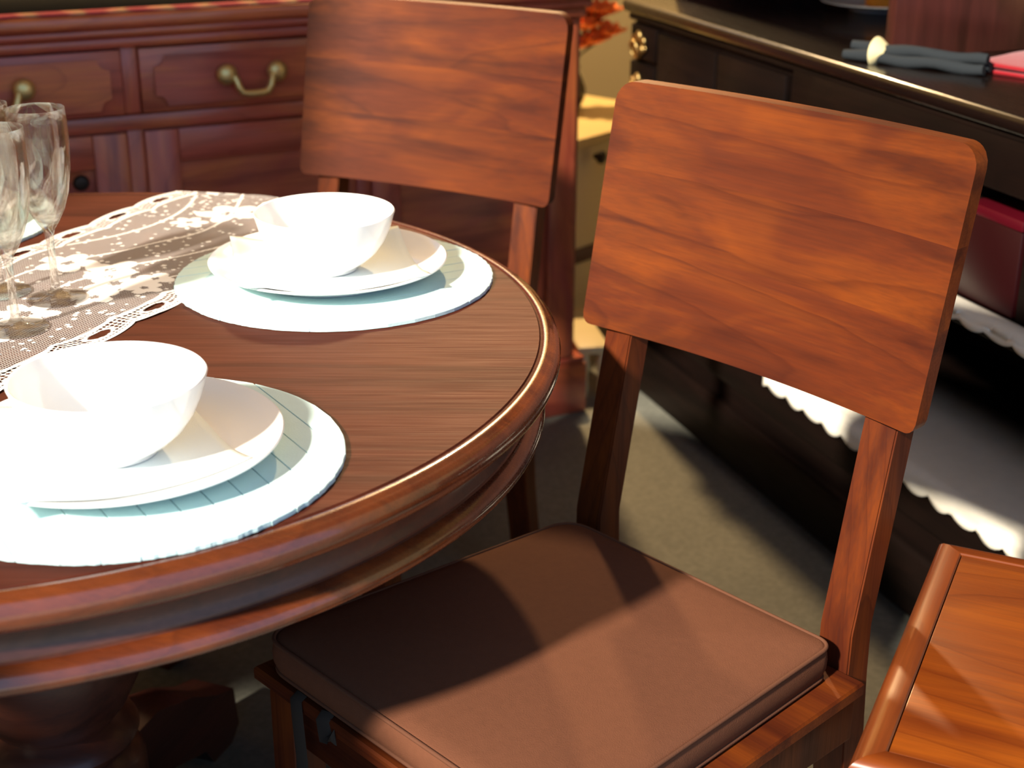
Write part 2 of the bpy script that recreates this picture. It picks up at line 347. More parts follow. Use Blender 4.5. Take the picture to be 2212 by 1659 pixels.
# ------------------------------------------------------------------ chairs
def make_chair(label, loc, rz):
    ch = thing('dining_chair', label, 'chair', (loc[0], loc[1], 0), rz, 'wooden dining chairs at the round table')
    slope = .2
    def yl(z): return .0485 + (z - .695) * slope        # front face of the back panel
    # back panel: three glued boards, bowed, corners rounded
    z0, z1, hw, th, bow = .694, .983, .2345, .021, .020
    bk = bpy.data.objects.new('backrest', None); link(bk, ch)
    cuts = [z0, .800, .884, z1]
    def half(z):
        r = .024; rb = .012
        t = hw + (z - z0) / (z1 - z0) * .004
        if z > z1 - r: return t - r + math.sqrt(max(0, r * r - (z - (z1 - r)) ** 2))
        if z < z0 + rb: return t - rb + math.sqrt(max(0, rb * rb - (z0 + rb - z) ** 2))
        return t
    for b in range(3):
        a, c = cuts[b], cuts[b + 1]; rows = sorted(set([a, c] + [a + (c - a) * k / 6 for k in range(7)] + ([z1 - .024 + .024 * math.sin(R(t)) for t in (0, 20, 40, 55, 68, 80, 88)] if b == 2 else []) + ([z0 + .012 - .012 * math.sin(R(t)) for t in (0, 30, 55, 75, 88)] if b == 0 else [])))
        nx = 25; V, Fc = [], []
        for side in (0, 1):
            for z in rows:
                h = half(z)
                for i in range(nx):
                    x = -h + 2 * h * i / (nx - 1)
                    y = yl(z) + bow * (1 - (x / hw) ** 2) + side * th
                    V.append((x, y, z))
        nr = len(rows); N = nx * nr
        for j in range(nr - 1):
            for i in range(nx - 1):
                q = j * nx + i
                Fc.append((q, q + 1, q + 1 + nx, q + nx)); Fc.append((q + N, q + N + nx, q + N + nx + 1, q + N + 1))
            for i, fl in ((0, 0), (nx - 1, 1)):
                q = j * nx + i; Fc.append((q, q + nx, q + nx + N, q + N) if not fl else (q, q + N, q + nx + N, q + nx))
        for i in range(nx - 1):
            Fc.append((i, i + N, i + 1 + N, i + 1)); q = (nr - 1) * nx + i; Fc.append((q, q + 1, q + 1 + N, q + N))
        bm = bmesh.new(); vv = [bm.verts.new(v) for v in V]
        for f in Fc:
            try: bm.faces.new([vv[i] for i in f])
            except ValueError: pass
        zc = (a + c) / 2
        for v in bm.verts: v.co.z -= zc; 
        o = from_bm('board', bm, M['chair_x'], bk, smooth=True, sharp=40); o.location.z = zc
    # rear posts run from the floor to behind the panel
    for s in (-1, 1):
        x0, x1 = s * .1665, s * .2075; V = []
        for z, y, d in ((0, .075, .032), (.20, .035, .038), (.40, .0175, .040), (.46, .0175, .038), (.695, yl(.695) + .016, .036), (.90, yl(.90) + .0195, .028)):
            V += [(x0, y, z), (x1, y, z), (x1, y + d, z), (x0, y + d, z)]
        Fc = [(0, 1, 2, 3), (20, 21, 22, 23)] + [(4 * k + i, 4 * k + (i + 1) % 4, 4 * k + 4 + (i + 1) % 4, 4 * k + 4 + i) for k in range(5) for i in range(4)]
        bm = bmesh.new(); vv = [bm.verts.new(v) for v in V]
        for f in Fc: bm.faces.new([vv[i] for i in f])
        bmesh.ops.bevel(bm, geom=bm.edges[:], offset=.0018, segments=2, affect='EDGES')
        from_bm('back_post', bm, M['chair_z'], ch, smooth=True)
    for s in (-1, 1): box('front_leg', (s * .207 - .021, -.437, 0), (s * .207 + .021, -.395, .405), M['chair_z'], ch, .0025)
    prism('seat_board', [(-.240, -.447), (.240, -.447), (.230, .0165), (-.230, .0165)], .399, .414, M['chair_x'], ch, inset=.003, inset_h=.003)
    box('front_rail', (-.186, -.432, .335), (.186, -.410, .3992), M['chair_x'], ch, .002)
    box('back_rail', (-.166, .024, .335), (.166, .046, .3992), M['chair_x'], ch, .002)
    for s in (-1, 1): box('side_rail', (s * .208 - .011, -.395, .335), (s * .208 + .011, .018, .3992), M['chair_z'], ch, .002)
    return ch
NEAR = (.2105, 1.504); NEAR_RZ = R(-46.82); FAR = (-.176, 2.302); FAR_RZ = R(-27.43)
near = make_chair('reddish wooden chair in the foreground with solid back panel, brown cushion on its seat', NEAR, NEAR_RZ)
far = dup(near, 'orange-brown wooden chair on the far side of the table, in front of the sideboard', (*FAR, 0), FAR_RZ)

def make_cushion(label, loc, rz):
    cu = thing('seat_cushion', label, 'cushion', (loc[0], loc[1], 0), rz)
    out = []                                            # outline, rounded trapezoid
    cs = [(-.196, -.004, .035), (-.229, -.441, .035), (.219, -.441, .035), (.200, -.004, .02)]
    for k, (x, y, r) in enumerate(cs):
        p = Vector((x, y)); a = (Vector(cs[k - 1][:2]) - p).normalized(); b = (Vector(cs[(k + 1) % 4][:2]) - p).normalized()
        for t in range(9):
            f = t / 8; q = p + a * r * (1 - f) ** 2 + b * r * f ** 2
            out.append(q)
        nx = Vector(cs[(k + 1) % 4][:2]); rn = cs[(k + 1) % 4][2]; p0 = p + b * r; p1 = nx - b * rn
        for t in range(1, 8): out.append(p0.lerp(p1, t / 8))
    c = Vector((0, -.22)); n = len(out); V, Fc = [], []
    lev = [(.55, .4155), (.93, .4152), (.975, .4160), (.992, .421), (1.004, .430), (1.006, .440), (1.0, .4515), (.992, .4555), (.975, .4580), (.90, .4610), (.7, .4650), (.4, .4672), (.15, .4675)]
    for sfac, z in lev:
        for p in out:
            q = c + (p - c) * sfac; V.append((q.x, q.y, z + (.0012 * math.sin(q.x * 31 + 1) * math.sin(q.y * 23) if z > .459 else 0)))
    for l in range(len(lev) - 1):
        for i in range(n): j = (i + 1) % n; Fc.append((l * n + i, l * n + j, (l + 1) * n + j, (l + 1) * n + i))
    Fc.append(tuple(range(n))[::-1]); Fc.append(tuple(range((len(lev) - 1) * n, len(lev) * n)))
    bm = bmesh.new(); vv = [bm.verts.new(v) for v in V]
    for f in Fc: bm.faces.new([vv[i] for i in f])
    from_bm('cover', bm, M['cushion'], cu, smooth=True, sharp=80)
    for z, sf in ((.4555, .997), (.4185, .99)):
        tube('piping', [(*(c + (p - c) * sf), z) for p in out], .0024, M['piping'], cu, 8, closed=True)
    for x, dx, ln in ((-.158, .0, .115), (-.112, .012, .018)):
        tube('tie_strap', [(x, -.441, .4165), (x + dx * .2, -.4495, .412), (x + dx * .4 + .004, -.4515, .395), (x + dx * .7 + .010, -.4525, .412 - ln * .6), (x + dx + .004, -.4500, .412 - ln)], 0, M['strap'], cu, 8, flat=(.0085, .0012))
    return cu
make_cushion('flat brown square seat cushion with piped edges on the foreground chair', NEAR, NEAR_RZ)

# ------------------------------------------------------------------ table setting
MAT_T = .0045
def make_mat(label, x, y, ang, z=TZ + .0012):
    m = thing('placemat', label, 'placemat', (x, y, z), ang, 'round slatted placemats on the table')
    w = .0271; rr = .19
    for k in range(-7, 7):
        a, b = max(-rr, k * w + .00035), min(rr, (k + 1) * w - .00035)
        if b - a < .002: continue
        ys = [a + (b - a) * i / 6 for i in range(7)]
        def ext(v): return math.sqrt(max(.0001, rr * rr - v * v)) + random.uniform(-.0008, .0008)
        ol = [(ext(v), v) for v in ys] + [(-ext(v), v) for v in reversed(ys)]
        prism('slat', ol, 0, MAT_T - random.uniform(0, .0004), M['mat'], m, inset=.0006, inset_h=.0006)
    return m
PLATE = [(0, .0025), (.085, .0025), (.0865, .0), (.0925, .0), (.094, .0038), (.115, .0090), (.130, .0145), (.1395, .0180), (.1425, .0194), (.1430, .0208), (.1418, .0219), (.1395, .0216), (.128, .0172), (.112, .0112), (.098, .0068), (.088, .0058), (0, .0058)]
def plate_top(r):
    up_ = [(0, .0058), (.088, .0058), (.098, .0068), (.112, .0112), (.128, .0172), (.1395, .0216), (.16, .0245)]
    for (a, za), (b, zb) in zip(up_[:-1], up_[1:]):
        if a <= r <= b: return za + (zb - za) * (r - a) / (b - a)
    return .0245
BOWL = [(0, .0025), (.030, .0025), (.032, 0), (.037, 0), (.0385, .004), (.050, .011), (.062, .022), (.0715, .036), (.0785, .052), (.0825, .066), (.0838, .0700), (.0828, .0712), (.0808, .0704), (.0765, .054), (.0695, .0385), (.060, .0250), (.048, .0150), (.034, .0090), (0, .0075)]
def setting(which, x, y, ang, nap_ang, nap_off=(0, 0), bowl_off=(0, 0), plate_off=(0, 0), bowl=True):
    zm = TZ + .0012
    make_mat('round pale mint slatted placemat ' + which[0], x, y, ang)
    zp = zm + MAT_T + .0004; x += plate_off[0]; y += plate_off[1]
    p = lathe('dinner_plate', PLATE, M['china'], None, 96); p.location = (x, y, zp)
    tag(p, 'round white dinner plate ' + which[1], 'plate', 'white dinner plates on the placemats')
    # napkin lies across the plate, corners past the rim
    N = 26; h = .1065; V, Fc = [], []
    for i in range(N + 1):
        for j in range(N + 1):
            u, v = -h + 2 * h * i / N, -h + 2 * h * j / N
            a = nap_ang; X = u * math.cos(a) - v * math.sin(a) + nap_off[0]; Y = u * math.sin(a) + v * math.cos(a) + nap_off[1]
            V.append((X, Y, plate_top(min(.159, math.hypot(X, Y))) + .0011 + .0004 * math.sin(u * 60) * math.sin(v * 47)))
    for i in range(N):
        for j in range(N): q = i * (N + 1) + j; Fc.append((q, q + N + 1, q + N + 2, q + 1))
    nk = add('napkin', V, Fc, M['napkin'], None, smooth=True); nk.location = (x, y, zp)
    so = nk.modifiers.new('thickness', 'SOLIDIFY'); so.thickness = .0009; so.offset = 1
    tag(nk, 'square white cloth napkin ' + which[2], 'napkin', 'white napkins on the plates')
    if bowl:
        b = lathe('bowl', BOWL, M['china'], None, 96); b.location = (x + bowl_off[0], y + bowl_off[1], zp + .0058 + .0030)
        tag(b, 'deep white china bowl ' + which[3], 'bowl', 'white bowls on the plates')
setting(('nearest the camera at the table edge', 'on the nearest placemat', 'under the nearest bowl', 'on the nearest place setting'), -.337, 1.178, R(-57), R(-60), (-.022, -.008), (-.002, -.010), (-.006, 0))
setting(('in front of the far chair', 'in front of the far chair, with napkin corners past its rim', 'under the bowl before the far chair, two corners past the plate', 'in front of the far chair'), -.214, 1.700, R(29), R(14.4), (-.002, -.005), (-.002, -.006), (-.008, .005))
setting(('at the left edge behind the champagne glasses', 'seen through the champagne glasses at the left', 'on the plate behind the champagne glasses', 'behind the champagne glasses at the left'), -.813, 1.923, R(12), R(20))

# lace table runner: dense cloth in the middle, open net, scalloped border with eyelets
def make_runner():
    ang = R(66.4); u_ = Vector((math.cos(ang), math.sin(ang))); n_ = Vector((math.sin(ang), -math.cos(ang)))
    ctr = Vector((TX, TY)); shift = -.036
    L, HW, du = .725, .158, .0015
    us = np.arange(-L, L + 1e-9, du); nv = 213; V, solid, luv = [], [], []
    rnd = random.Random(5)
    flowers = [(rnd.uniform(-L, L), rnd.uniform(-.095, .095), rnd.uniform(.022, .042), rnd.uniform(0, 6.3), rnd.randint(4, 6)) for _ in range(26)]
    flowers += [(.50, -.01, .045, .4, 5), (.22, -.06, .04, 1.1, 5), (.05, .02, .04, 0, 6)]
    U, T = np.meshgrid(us, np.linspace(-1, 1, nv), indexing='ij')
    per = .098
    sc_ = np.abs(np.sin(np.pi * U / per + .6))
    HWu = HW - .009 + .009 * sc_ ** .7
    Vv = T * HWu
    e = HWu - np.abs(Vv)                                    # distance to the edge
    S = np.zeros_like(U)
    S[e < .0095] = 1
    band = (e > .0095) & (e < .036)
    k1 = np.sin(U * 2 * np.pi / .0130 + 2 * np.sin(U * 41)) * np.sin(e * 2 * np.pi / .0120 + .8 * np.sin(U * 90)) ; S[band] = 1
    S[band & (np.abs(k1) > .42)] = -1
    S[(e >= .030) & (e < .036)] = 1
    ph = ((U / per + .6 / np.pi) % 1.0) - .5                # eyelets: two leaf-shaped openings per scallop
    for off in (0.0,):
        q = ((ph - off) * per / .0180) ** 2 + ((e - .0185) / .0068) ** 2
        S[q < 1.9] = 1; S[q < 1.0] = -1.0
    S[(e < .0065) & (e > .0045) & (np.sin(U * 2 * np.pi / .006) > .2)] = -1
    for fu, fv, fr, fa, fk in flowers:
        d = np.hypot(U - fu, Vv - fv); a = np.arctan2(Vv - fv, U - fu)
        pr = fr * (.55 + .45 * np.abs(np.cos((a - fa) * fk / 2)))
        S[(d < pr) & (d > .25 * pr) & (e > .036)] = 1
    for _ in range(900):
        su, sv, sr = rnd.uniform(-L, L), rnd.uniform(-.12, .12), rnd.uniform(.0016, .0034)
        i0 = int((su + L) / du); sl = slice(max(0, i0 - 4), i0 + 5)
        S[sl][(np.hypot(U[sl] - su, Vv[sl] - sv) < sr) & (e[sl] > .04)] = 1
    ribs = (U > .12) & (np.abs(((Vv + .045 * np.sin(U * 11)) / .075) % 1.0 - .5) < .03) & (e > .04); S[ribs] = 1
    X = ctr.x + n_.x * (shift + Vv) + u_.x * U; Y = ctr.y + n_.y * (shift + Vv) + u_.y * U
    rr = np.hypot(X - TX, Y - TY)
    Z = TZ + .0011 + .0018 * (.5 + .5 * np.sin(U * 26 + Vv * 38 + 1.5 * np.sin(Vv * 31))) * np.clip((rr - .02) / .1, 0, 1)
    for mx, my in ((-.337, 1.178), (-.214, 1.700), (-.813, 1.923)):
        w = np.clip((np.hypot(X - mx, Y - my) - .192) / .035, 0, 1); Z = TZ + .0008 + (Z - TZ - .0008) * w
    for gx, gy in GLASS:
        w = np.clip((np.hypot(X - gx, Y - gy) - .036) / .02, 0, 1); Z = TZ + .0009 + (Z - TZ - .0009) * w
    RE = .600; over = np.clip(rr - RE, 0, None)             # past the table edge the cloth turns down
    k = np.where(over > 0, (RE + .010 * np.tanh(over / .010)) / np.maximum(rr, 1e-6), 1.0)
    X = TX + (X - TX) * k; Y = TY + (Y - TY) * k; Z = Z - np.clip(over - .004, 0, None)
    V = np.stack([X, Y, Z], -1).reshape(-1, 3)
    nu = len(us); idx = np.arange(nu * nv).reshape(nu, nv)
    Fq = np.stack([idx[:-1, :-1], idx[1:, :-1], idx[1:, 1:], idx[:-1, 1:]], -1).reshape(-1, 4)
    me = bpy.data.meshes.new('lace_runner'); me.from_pydata(V.tolist(), [], Fq.tolist()); me.update()
    at_ = me.attributes.new('solid', 'FLOAT', 'POINT'); at_.data.foreach_set('value', S.astype(np.float32).ravel())
    a2 = me.attributes.new('lace_uv', 'FLOAT_VECTOR', 'POINT')
    wob = .0006 * np.sin(U * 70) ; a2.data.foreach_set('vector', np.stack([U + .002 * np.sin(Vv * 21), Vv + .003 * np.sin(U * 17) + wob, 0 * U], -1).astype(np.float32).ravel())
    for p in me.polygons: p.use_smooth = True
    me.materials.append(M['lace']); o = link(bpy.data.objects.new('lace_runner', me))
    tag(o, 'white lace table runner with scalloped eyelet border across the round table', 'table runner')
GLASS = [(-.527, 1.618), (-.541, 1.515), (-.598, 1.640)]
make_runner()

FLUTE = [(0, .0006), (.0335, .0004), (.0342, .0014), (.0325, .0024), (.020, .0040), (.009, .0075), (.0052, .014), (.0043, .030), (.0043, .060), (.0050, .076), (.0068, .083), (.0120, .0905), (.0200, .106), (.0268, .126), (.0312, .152), (.0330, .180), (.0328, .205), (.0318, .2205), (.0315, .2209), (.0312, .2205), (.0322, .205), (.0324, .180), (.0306, .152), (.0262, .126), (.0194, .107), (.0110, .0930), (.0, .0885)]
for (gx, gy), lb in zip(GLASS, ('tall clear champagne glass farther back on the lace runner, whole in view', 'clear champagne glass standing nearest on the lace runner', 'champagne glass cut off by the left edge of the picture')):
    g = lathe('champagne_glass', FLUTE, M['glass'], None, 64, sharp=60); g.location = (gx, gy, TZ + .0016)
    tag(g, lb, 'glass', 'champagne glasses on the runner')

# ------------------------------------------------------------------ sideboard (front runs along local X, right end at x = 0)
SBP = (.159, 3.07); SB_RZ = R(26)
sb = thing('sideboard', 'reddish wooden sideboard with brass-handled drawers against the back', 'sideboard', (*SBP, 0), SB_RZ)
SW = 1.45
box('carcass', (-SW + .02, .012, .12), (-.02, .45, .89), M['side_x'], sb)
box('plinth', (-SW - .006, -.012, 0), (.004, .46, .118), M['side_x'], sb, .006)
box('plinth_moulding', (-SW - .001, -.006, .118), (.001, .455, .132), M['side_x'], sb, .006)
for x in (-.096, -SW + .018): box('corner_column', (x, -.004, .132), (x + .067, .03, .872), M['side_z'], sb, .008, 3)
box('cornice', (-SW - .006, -.018, .872), (-.020, .46, .894), M['side_x'], sb, .008, 3)
box('cornice_upper', (-SW - .018, -.030, .894), (-.014, .47, .910), M['side_x'], sb, .006, 3)
box('top', (-SW - .03, -.042, .910), (-.008, .48, .936), M['side_x'], sb, .009, 3)
def notched(x0, x1, z0, z1, r=.02):
    P = []
    for cx_, cz_, a0 in ((x1, z0, 180), (x1, z1, 270), (x0, z1, 0), (x0, z0, 90)):
        sgn = [R(a0 - 90 * t / 5) for t in range(6)]
        for a in sgn: P.append((cx_ + r * math.cos(a), cz_ + r * math.sin(a)))
    return P
def drawer(x0, x1, z0, z1, hx):
    d = box('drawer', (x0, -.006, z0), (x1, .02, z1), M['side_x'], sb, .003)
    ol = [(p[0] - d.location.x, p[1] - d.location.z) for p in notched(x0 + .028, x1 - .028, z0 + .017, z1 - .017)]
    rp = prism('raised_panel', [(p[0], -p[1]) for p in ol], 0, .013, M['side_x'], d, inset=.006, inset_h=.008)
    rp.rotation_euler = (R(90), 0, 0); rp.location = (0, -.012, 0)
    class hb: location = Vector((hx - d.location.x, -.026, .005))
    for s_ in (-1, 1):
        bmh = bmesh.new()
        mt = Matrix.Translation((0, -.012, 0)) @ Matrix.Diagonal((1, .75, 1, 1)); bmesh.ops.create_uvsphere(bmh, u_segments=20, v_segments=12, radius=.0195, matrix=mt)
        mt = Matrix.Translation((0, .004, 0)) @ Matrix.Rotation(R(90), 4, 'X'); bmesh.ops.create_cone(bmh, segments=20, radius1=.014, radius2=.011, depth=.022, cap_ends=True, matrix=mt)
        k_ = from_bm('brass_knob', bmh, M['brass'], d, smooth=True, sharp=60); k_.location = hb.location + Vector((s_ * .0475, 0, 0))
    tube('brass_bail', [(hb.location.x + x, hb.location.y + y, hb.location.z + z) for x, y, z in ((-.036, -.016, -.002), (-.033, -.022, -.010), (-.030, -.025, -.022), (-.024, -.026, -.032), (-.012, -.027, -.0345), (.012, -.027, -.0345), (.024, -.026, -.032), (.031, -.025, -.022), (.035, -.022, -.010), (.038, -.016, -.002))], .0068, M['brass'], d, 10)
drawer(-1.380, -.957, .752, .868, -1.178)
drawer(-.925, -.520, .752, .868, -.7255)
drawer(-.488, -.099, .752, .868, -.289)
for x0, x1 in ((-.957, -.925), (-.520, -.488)): box('drawer_stile', (x0 + .001, .002, .752), (x1 - .001, .02, .872), M['side_z'], sb, .003)
box('middle_rail', (-SW + .085, -.004, .722), (-.085, .02, .751), M['side_x'], sb, .006)
box('bottom_rail', (-SW + .085, -.004, .132), (-.085, .02, .165), M['side_x'], sb, .006)
def door(x0, x1, knob):
    z0, z1, w = .168, .718, .062
    d = bpy.data.objects.new('door', None); link(d, sb)
    box('door_rail', (x0 + w, .0, z1 - w), (x1 - w, .02, z1), M['side_x'], d, .003)
    box('door_rail', (x0 + w, .0, z0), (x1 - w, .02, z0 + w), M['side_x'], d, .003)
    for a in (x0, x1 - w): box('door_stile', (a, .0, z0), (a + w, .02, z1), M['side_z'], d, .003)
    rp = prism('raised_panel', [(x, -z) for x, z in ((x0 + w + .004, z1 - w - .004), (x1 - w - .004, z1 - w - .004), (x1 - w - .004, z0 + w + .004), (x0 + w + .004, z0 + w + .004))], 0, .012, M['side_z'], d, inset=.03, inset_h=.010)
    rp.rotation_euler = (R(90), 0, 0); rp.location = (0, .014, 0)
    kx = knob
    k_ = lathe('knob', [(0, 0), (.006, 0), (.006, .010), (.013, .014), (.015, .020), (.011, .026), (0, .028)], M['iron'], d, 24); k_.rotation_euler = (R(90), 0, 0); k_.location = (kx, 0.0, .640)
door(-1.380, -.957, -1.050); door(-.925, -.520, -.560); door(-.488, -.099, -.455)
for x0, x1 in ((-.957, -.925), (-.520, -.488)): box('door_divider', (x0 + .001, .004, .165), (x1 - .001, .02, .722), M['side_z'], sb, .003)

# runner cloth on the sideboard top
def local_to_world(P, rz, p): 
    c, s = math.cos(rz), math.sin(rz); return (P[0] + c * p[0] - s * p[1], P[1] + s * p[0] + c * p[1], p[2])
ct = thing('sideboard_cloth', 'black cloth with red and cream border lying on the sideboard top', 'cloth', local_to_world(SBP, SB_RZ, (-.98, 0, .9365)), SB_RZ)
def wavy_strip(name, x0, x1, y0, y1, z, mat, parent, amp=.003):
    V, Fc, n = [], [], 60
    for i in range(n + 1):
        x = x0 + (x1 - x0) * i / n
        V += [(x, y0 + amp * math.sin(x * 34) + amp * .6 * math.sin(x * 77), z), (x, y1, z)]
    for i in range(n): Fc.append((2 * i, 2 * i + 2, 2 * i + 3, 2 * i + 1))
    o = add(name, V, Fc, mat, parent, smooth=True); m = o.modifiers.new('thickness', 'SOLIDIFY'); m.thickness = .002; m.offset = 1; return o
wavy_strip('border', -.50, .50, -.040, .012, 0, M['border'], ct)
wavy_strip('cloth_field', -.50, .50, .0135, .40, 0, M['black_cloth'], ct, 0)

# ------------------------------------------------------------------ dark display cabinet on the right (front runs along local Y, depth +X)
DP = (.569, 2.322); D_RZ = R(20.6)
dc = thing('display_cabinet', 'near-black wooden display cabinet with open lower shelves and hutch on the right', 'cabinet', (*DP, 0), D_RZ)
Y0, Y1 = -1.10, .945
box('plinth', (.012, Y0, .03), (.48, Y1, .150), M['dark_y'], dc, .012, 3)
box('foot_rail', (.05, Y0 + .02, 0), (.46, Y1 - .02, .03), M['dark_y'], dc)
box('lower_carcass', (.035, Y0 + .005, .150), (.47, Y1 - .005, .205), M['dark_y'], dc)
box('bottom_shelf', (.004, Y0 + .01, .205), (.47, Y1 - .01, .300), M['dark_y'], dc, .008, 3)
box('upper_shelf', (.006, Y0 + .02, .560), (.44, .268, .592), M['dark_y'], dc, .006)
box('back_panel', (.44, Y0 + .02, .300), (.465, Y1 - .02, .86), M['dark_y'], dc)
box('door_section', (.020, .270, .300), (.44, Y1 - .012, .856), M['dark_y'], dc)
for a, b in ((Y0 + .036, -.355), (-.215, .268)): box('shelf_drawer', (.028, a, .594), (.44, b, .774), M['dark_y'], dc, .003)
box('side_panel', (.01, Y0 + .01, .300), (.44, Y0 + .035, .856), M['dark_y'], dc)
box('top_rail', (.010, Y0 + .036, .775), (.03, .268, .856), M['dark_y'], dc, .004)
box('top_moulding', (.010, Y0 - .008, .846), (.475, Y1 + .006, .862), M['dark_y'], dc, .007, 3)
box('top', (.000, Y0 - .02, .862), (.52, Y1 + .02, .889), M['dark_top'], dc, .009, 3)
for a, b in ((.285, .535), (.545, .795)):
    d = box('cabinet_door', (.006, a, .310), (.022, b, .838), M['dark_y'], dc, .003)
    box('door_field', (-.009 - .0, -(b - a) / 2 + .05, -.21), (-.006, (b - a) / 2 - .05, .21), M['dark_y'], d, .001)
def ornate_pull(parent, x, y, z):
    bmh = bmesh.new()
    for k, (dy, dz, r) in enumerate(((0, .012, .013), (-.022, .004, .010), (.022, .004, .010), (-.014, -.014, .011), (.014, -.014, .011), (0, -.024, .012), (-.030, -.010, .007), (.030, -.010, .007))):
        bmesh.ops.create_uvsphere(bmh, u_segments=12, v_segments=8, radius=r, matrix=Matrix.Translation((-.002, dy, dz)) @ Matrix.Diagonal((.5, 1, 1, 1)))
    o = from_bm('brass_plate', bmh, M['brass_dark'], parent, smooth=True, sharp=60); o.location = (x, y, z)
    tube('drop_ring', [(x - .012 - .004 * math.sin(R(a)), y + .018 * math.cos(R(a)), z - .014 + .018 * math.sin(R(a))) for a in range(0, 360, 20)], .0028, M['brass_dark'], parent, 8, closed=True)
for z0, z1 in ((.775, .842), (.675, .765), (.50, .665), (.312, .49)):
    d = box('cabinet_drawer', (.006, .805, z0), (.022, .925, z1), M['dark_y'], dc, .003)
    if z0 > .6: ornate_pull(d, -.010, .012, 0)
for y in (.118, .90): box('hutch_side', (.105, y, .889), (.47, y + .024, 1.75), M['dark_red'], dc, .002)
box('hutch_back', (.47, .118, .889), (.485, .924, 1.75), M['dark_red'], dc)
box('hutch_shelf', (.115, .142, 1.28), (.47, .90, 1.30), M['dark_red'], dc)
box('hutch_top', (.09, .10, 1.75), (.50, .942, 1.78), M['dark_red'], dc, .004)

def scallop_cloth(name, label, y0, y1, xb, z, drop, seed):
    V, Fc, n = [], [], 150
    prof = [(xb, .0012), ((xb + .012) / 2, .0012), (.012, .0014), (-.002, -.001), (-.005, -.012), (-.0055, -.5), (-.006, -.75), (-.0065, -1.0)]
    for i in range(n + 1):
        y = y0 + (y1 - y0) * i / n; sc_ = .62 + .38 * abs(math.sin(math.pi * (y / .062 + seed))) ** .6
        for px, pz in prof:
            zz = z + pz if pz > -.2 else z - drop * sc_ * (-pz)
            V.append((px - .0015 * math.sin(y * 57 + seed) * (pz < -.2), y, zz))
    m = len(prof)
    for i in range(n):
        for j in range(m - 1): q = i * m + j; Fc.append((q, q + m, q + m + 1, q + 1))
    o = add(name, V, Fc, M['lace_white'], None, smooth=True); o.location = (*DP, 0); o.rotation_euler = (0, 0, D_RZ)
    md = o.modifiers.new('thickness', 'SOLIDIFY'); md.thickness = .0016; md.offset = 0
    tag(o, label, 'cloth')
scallop_cloth('shelf_cloth', 'ivory scalloped cloth hanging over the bottom shelf of the dark cabinet', -.95, .262, .27, .3015, .038, .1)
scallop_cloth('shelf_cloth', 'ivory scalloped cloth on the upper open shelf under the dark red box', -.95, .262, .024, .5935, .024, .45)
rb = thing('red_box', 'dark red lacquered box on the upper shelf of the dark cabinet', 'box', (*local_to_world(DP, D_RZ, (.027, -.285, 0))[:2], .5962), D_RZ)
box('box_body', (0, -.064, 0), (.17, .064, .128), M['red_box'], rb, .003)
box('box_lid', (-.003, -.066, .1285), (.173, .066, .145), M['red_lid'], rb, .003)

# things on top of the dark cabinet
ZT = .8895
def on_top(x, y, z=ZT): return local_to_world(DP, D_RZ, (x, y, z))
sp_ = lathe('serving_plate', [(0, .002), (.05, .002), (.052, 0), (.060, 0), (.063, .004), (.10, .012), (.118, .017), (.120, .019), (.117, .020), (.098, .015), (.06, .007), (0, .006)], M['china'], None, 64); sp_.location = (0.738, 3.046, ZT + .0005)
tag(sp_, 'white serving plate inside the dark hutch at the top edge of the picture', 'plate')
cb = lathe('amber_candle', [(0, 0), (.034, 0), (.036, .003), (.036, .052), (.033, .055), (.006, .053), (0, .053)], M['orange_block'], None, 40); cb.location = (0.748, 3.061, ZT + .0078)
tag(cb, 'amber orange candle standing on the white serving plate', 'candle')
# grey cloth roll with a cream band
rl = thing('cloth_roll', 'blue-grey folded cloth roll with cream band lying on the dark cabinet top', 'cloth', on_top(.100, .030), D_RZ)
a, b = Vector((-.056, .093, 0)), Vector((.058, -.092, 0))
for k, (dz, off, ln) in enumerate(((.009, -.012, .02), (.009, .013, 0), (.022, 0, .012))):
    d = (b - a).normalized(); nrm = Vector((-d.y, d.x, 0)); n = 14
    pts = [a.lerp(b, t / n) + d * (-ln if t == 0 else 0) + nrm * off + Vector((0, 0, dz + .002 * math.sin(t * .9 + k))) for t in range(n + 1)]
    tube('cloth_fold', pts, [.0075] + [.0095 + .0008 * math.sin(t * 1.3 + k) for t in range(1, n)] + [.0085], M['grey_cloth'], rl, 12)
d = (b - a).normalized(); nrm = Vector((-d.y, d.x, 0)); p0 = a + d * .040
tube('cream_band', [p0 + nrm * (.024 * math.cos(R(t))) + Vector((0, 0, .0165 + .0165 * math.sin(R(t)))) for t in range(0, 360, 15)], 0, M['cream_band'], rl, 8, closed=True, flat=(.013, .0012))
# folded red cloth
rc = thing('red_cloth', 'bright red folded cloth at the right edge on the dark cabinet top', 'cloth', (.905, 2.35, ZT), R(38))
for k, (z, sx, sy) in enumerate(((.0, .122, .122), (.0085, .119, .120))):
    V, Fc, n = [], [], 20
    bm = bmesh.new(); bmesh.ops.create_grid(bm, x_segments=16, y_segments=16, size=1)
    for v in bm.verts:
        x, y = v.co.x * sx, v.co.y * sy
        v.co = Vector((x + .004 * math.sin(y * 40 + k), y + .004 * math.sin(x * 37 + k), z + .006 + .003 * math.sin(x * 18 + y * 11 + k) ))
    o = from_bm('cloth_layer', bm, M['red_cloth'], rc, smooth=True); m = o.modifiers.new('thickness', 'SOLIDIFY'); m.thickness = .006; m.offset = -1
    bv = o.modifiers.new('soft', 'BEVEL'); bv.width = .002; bv.segments = 2

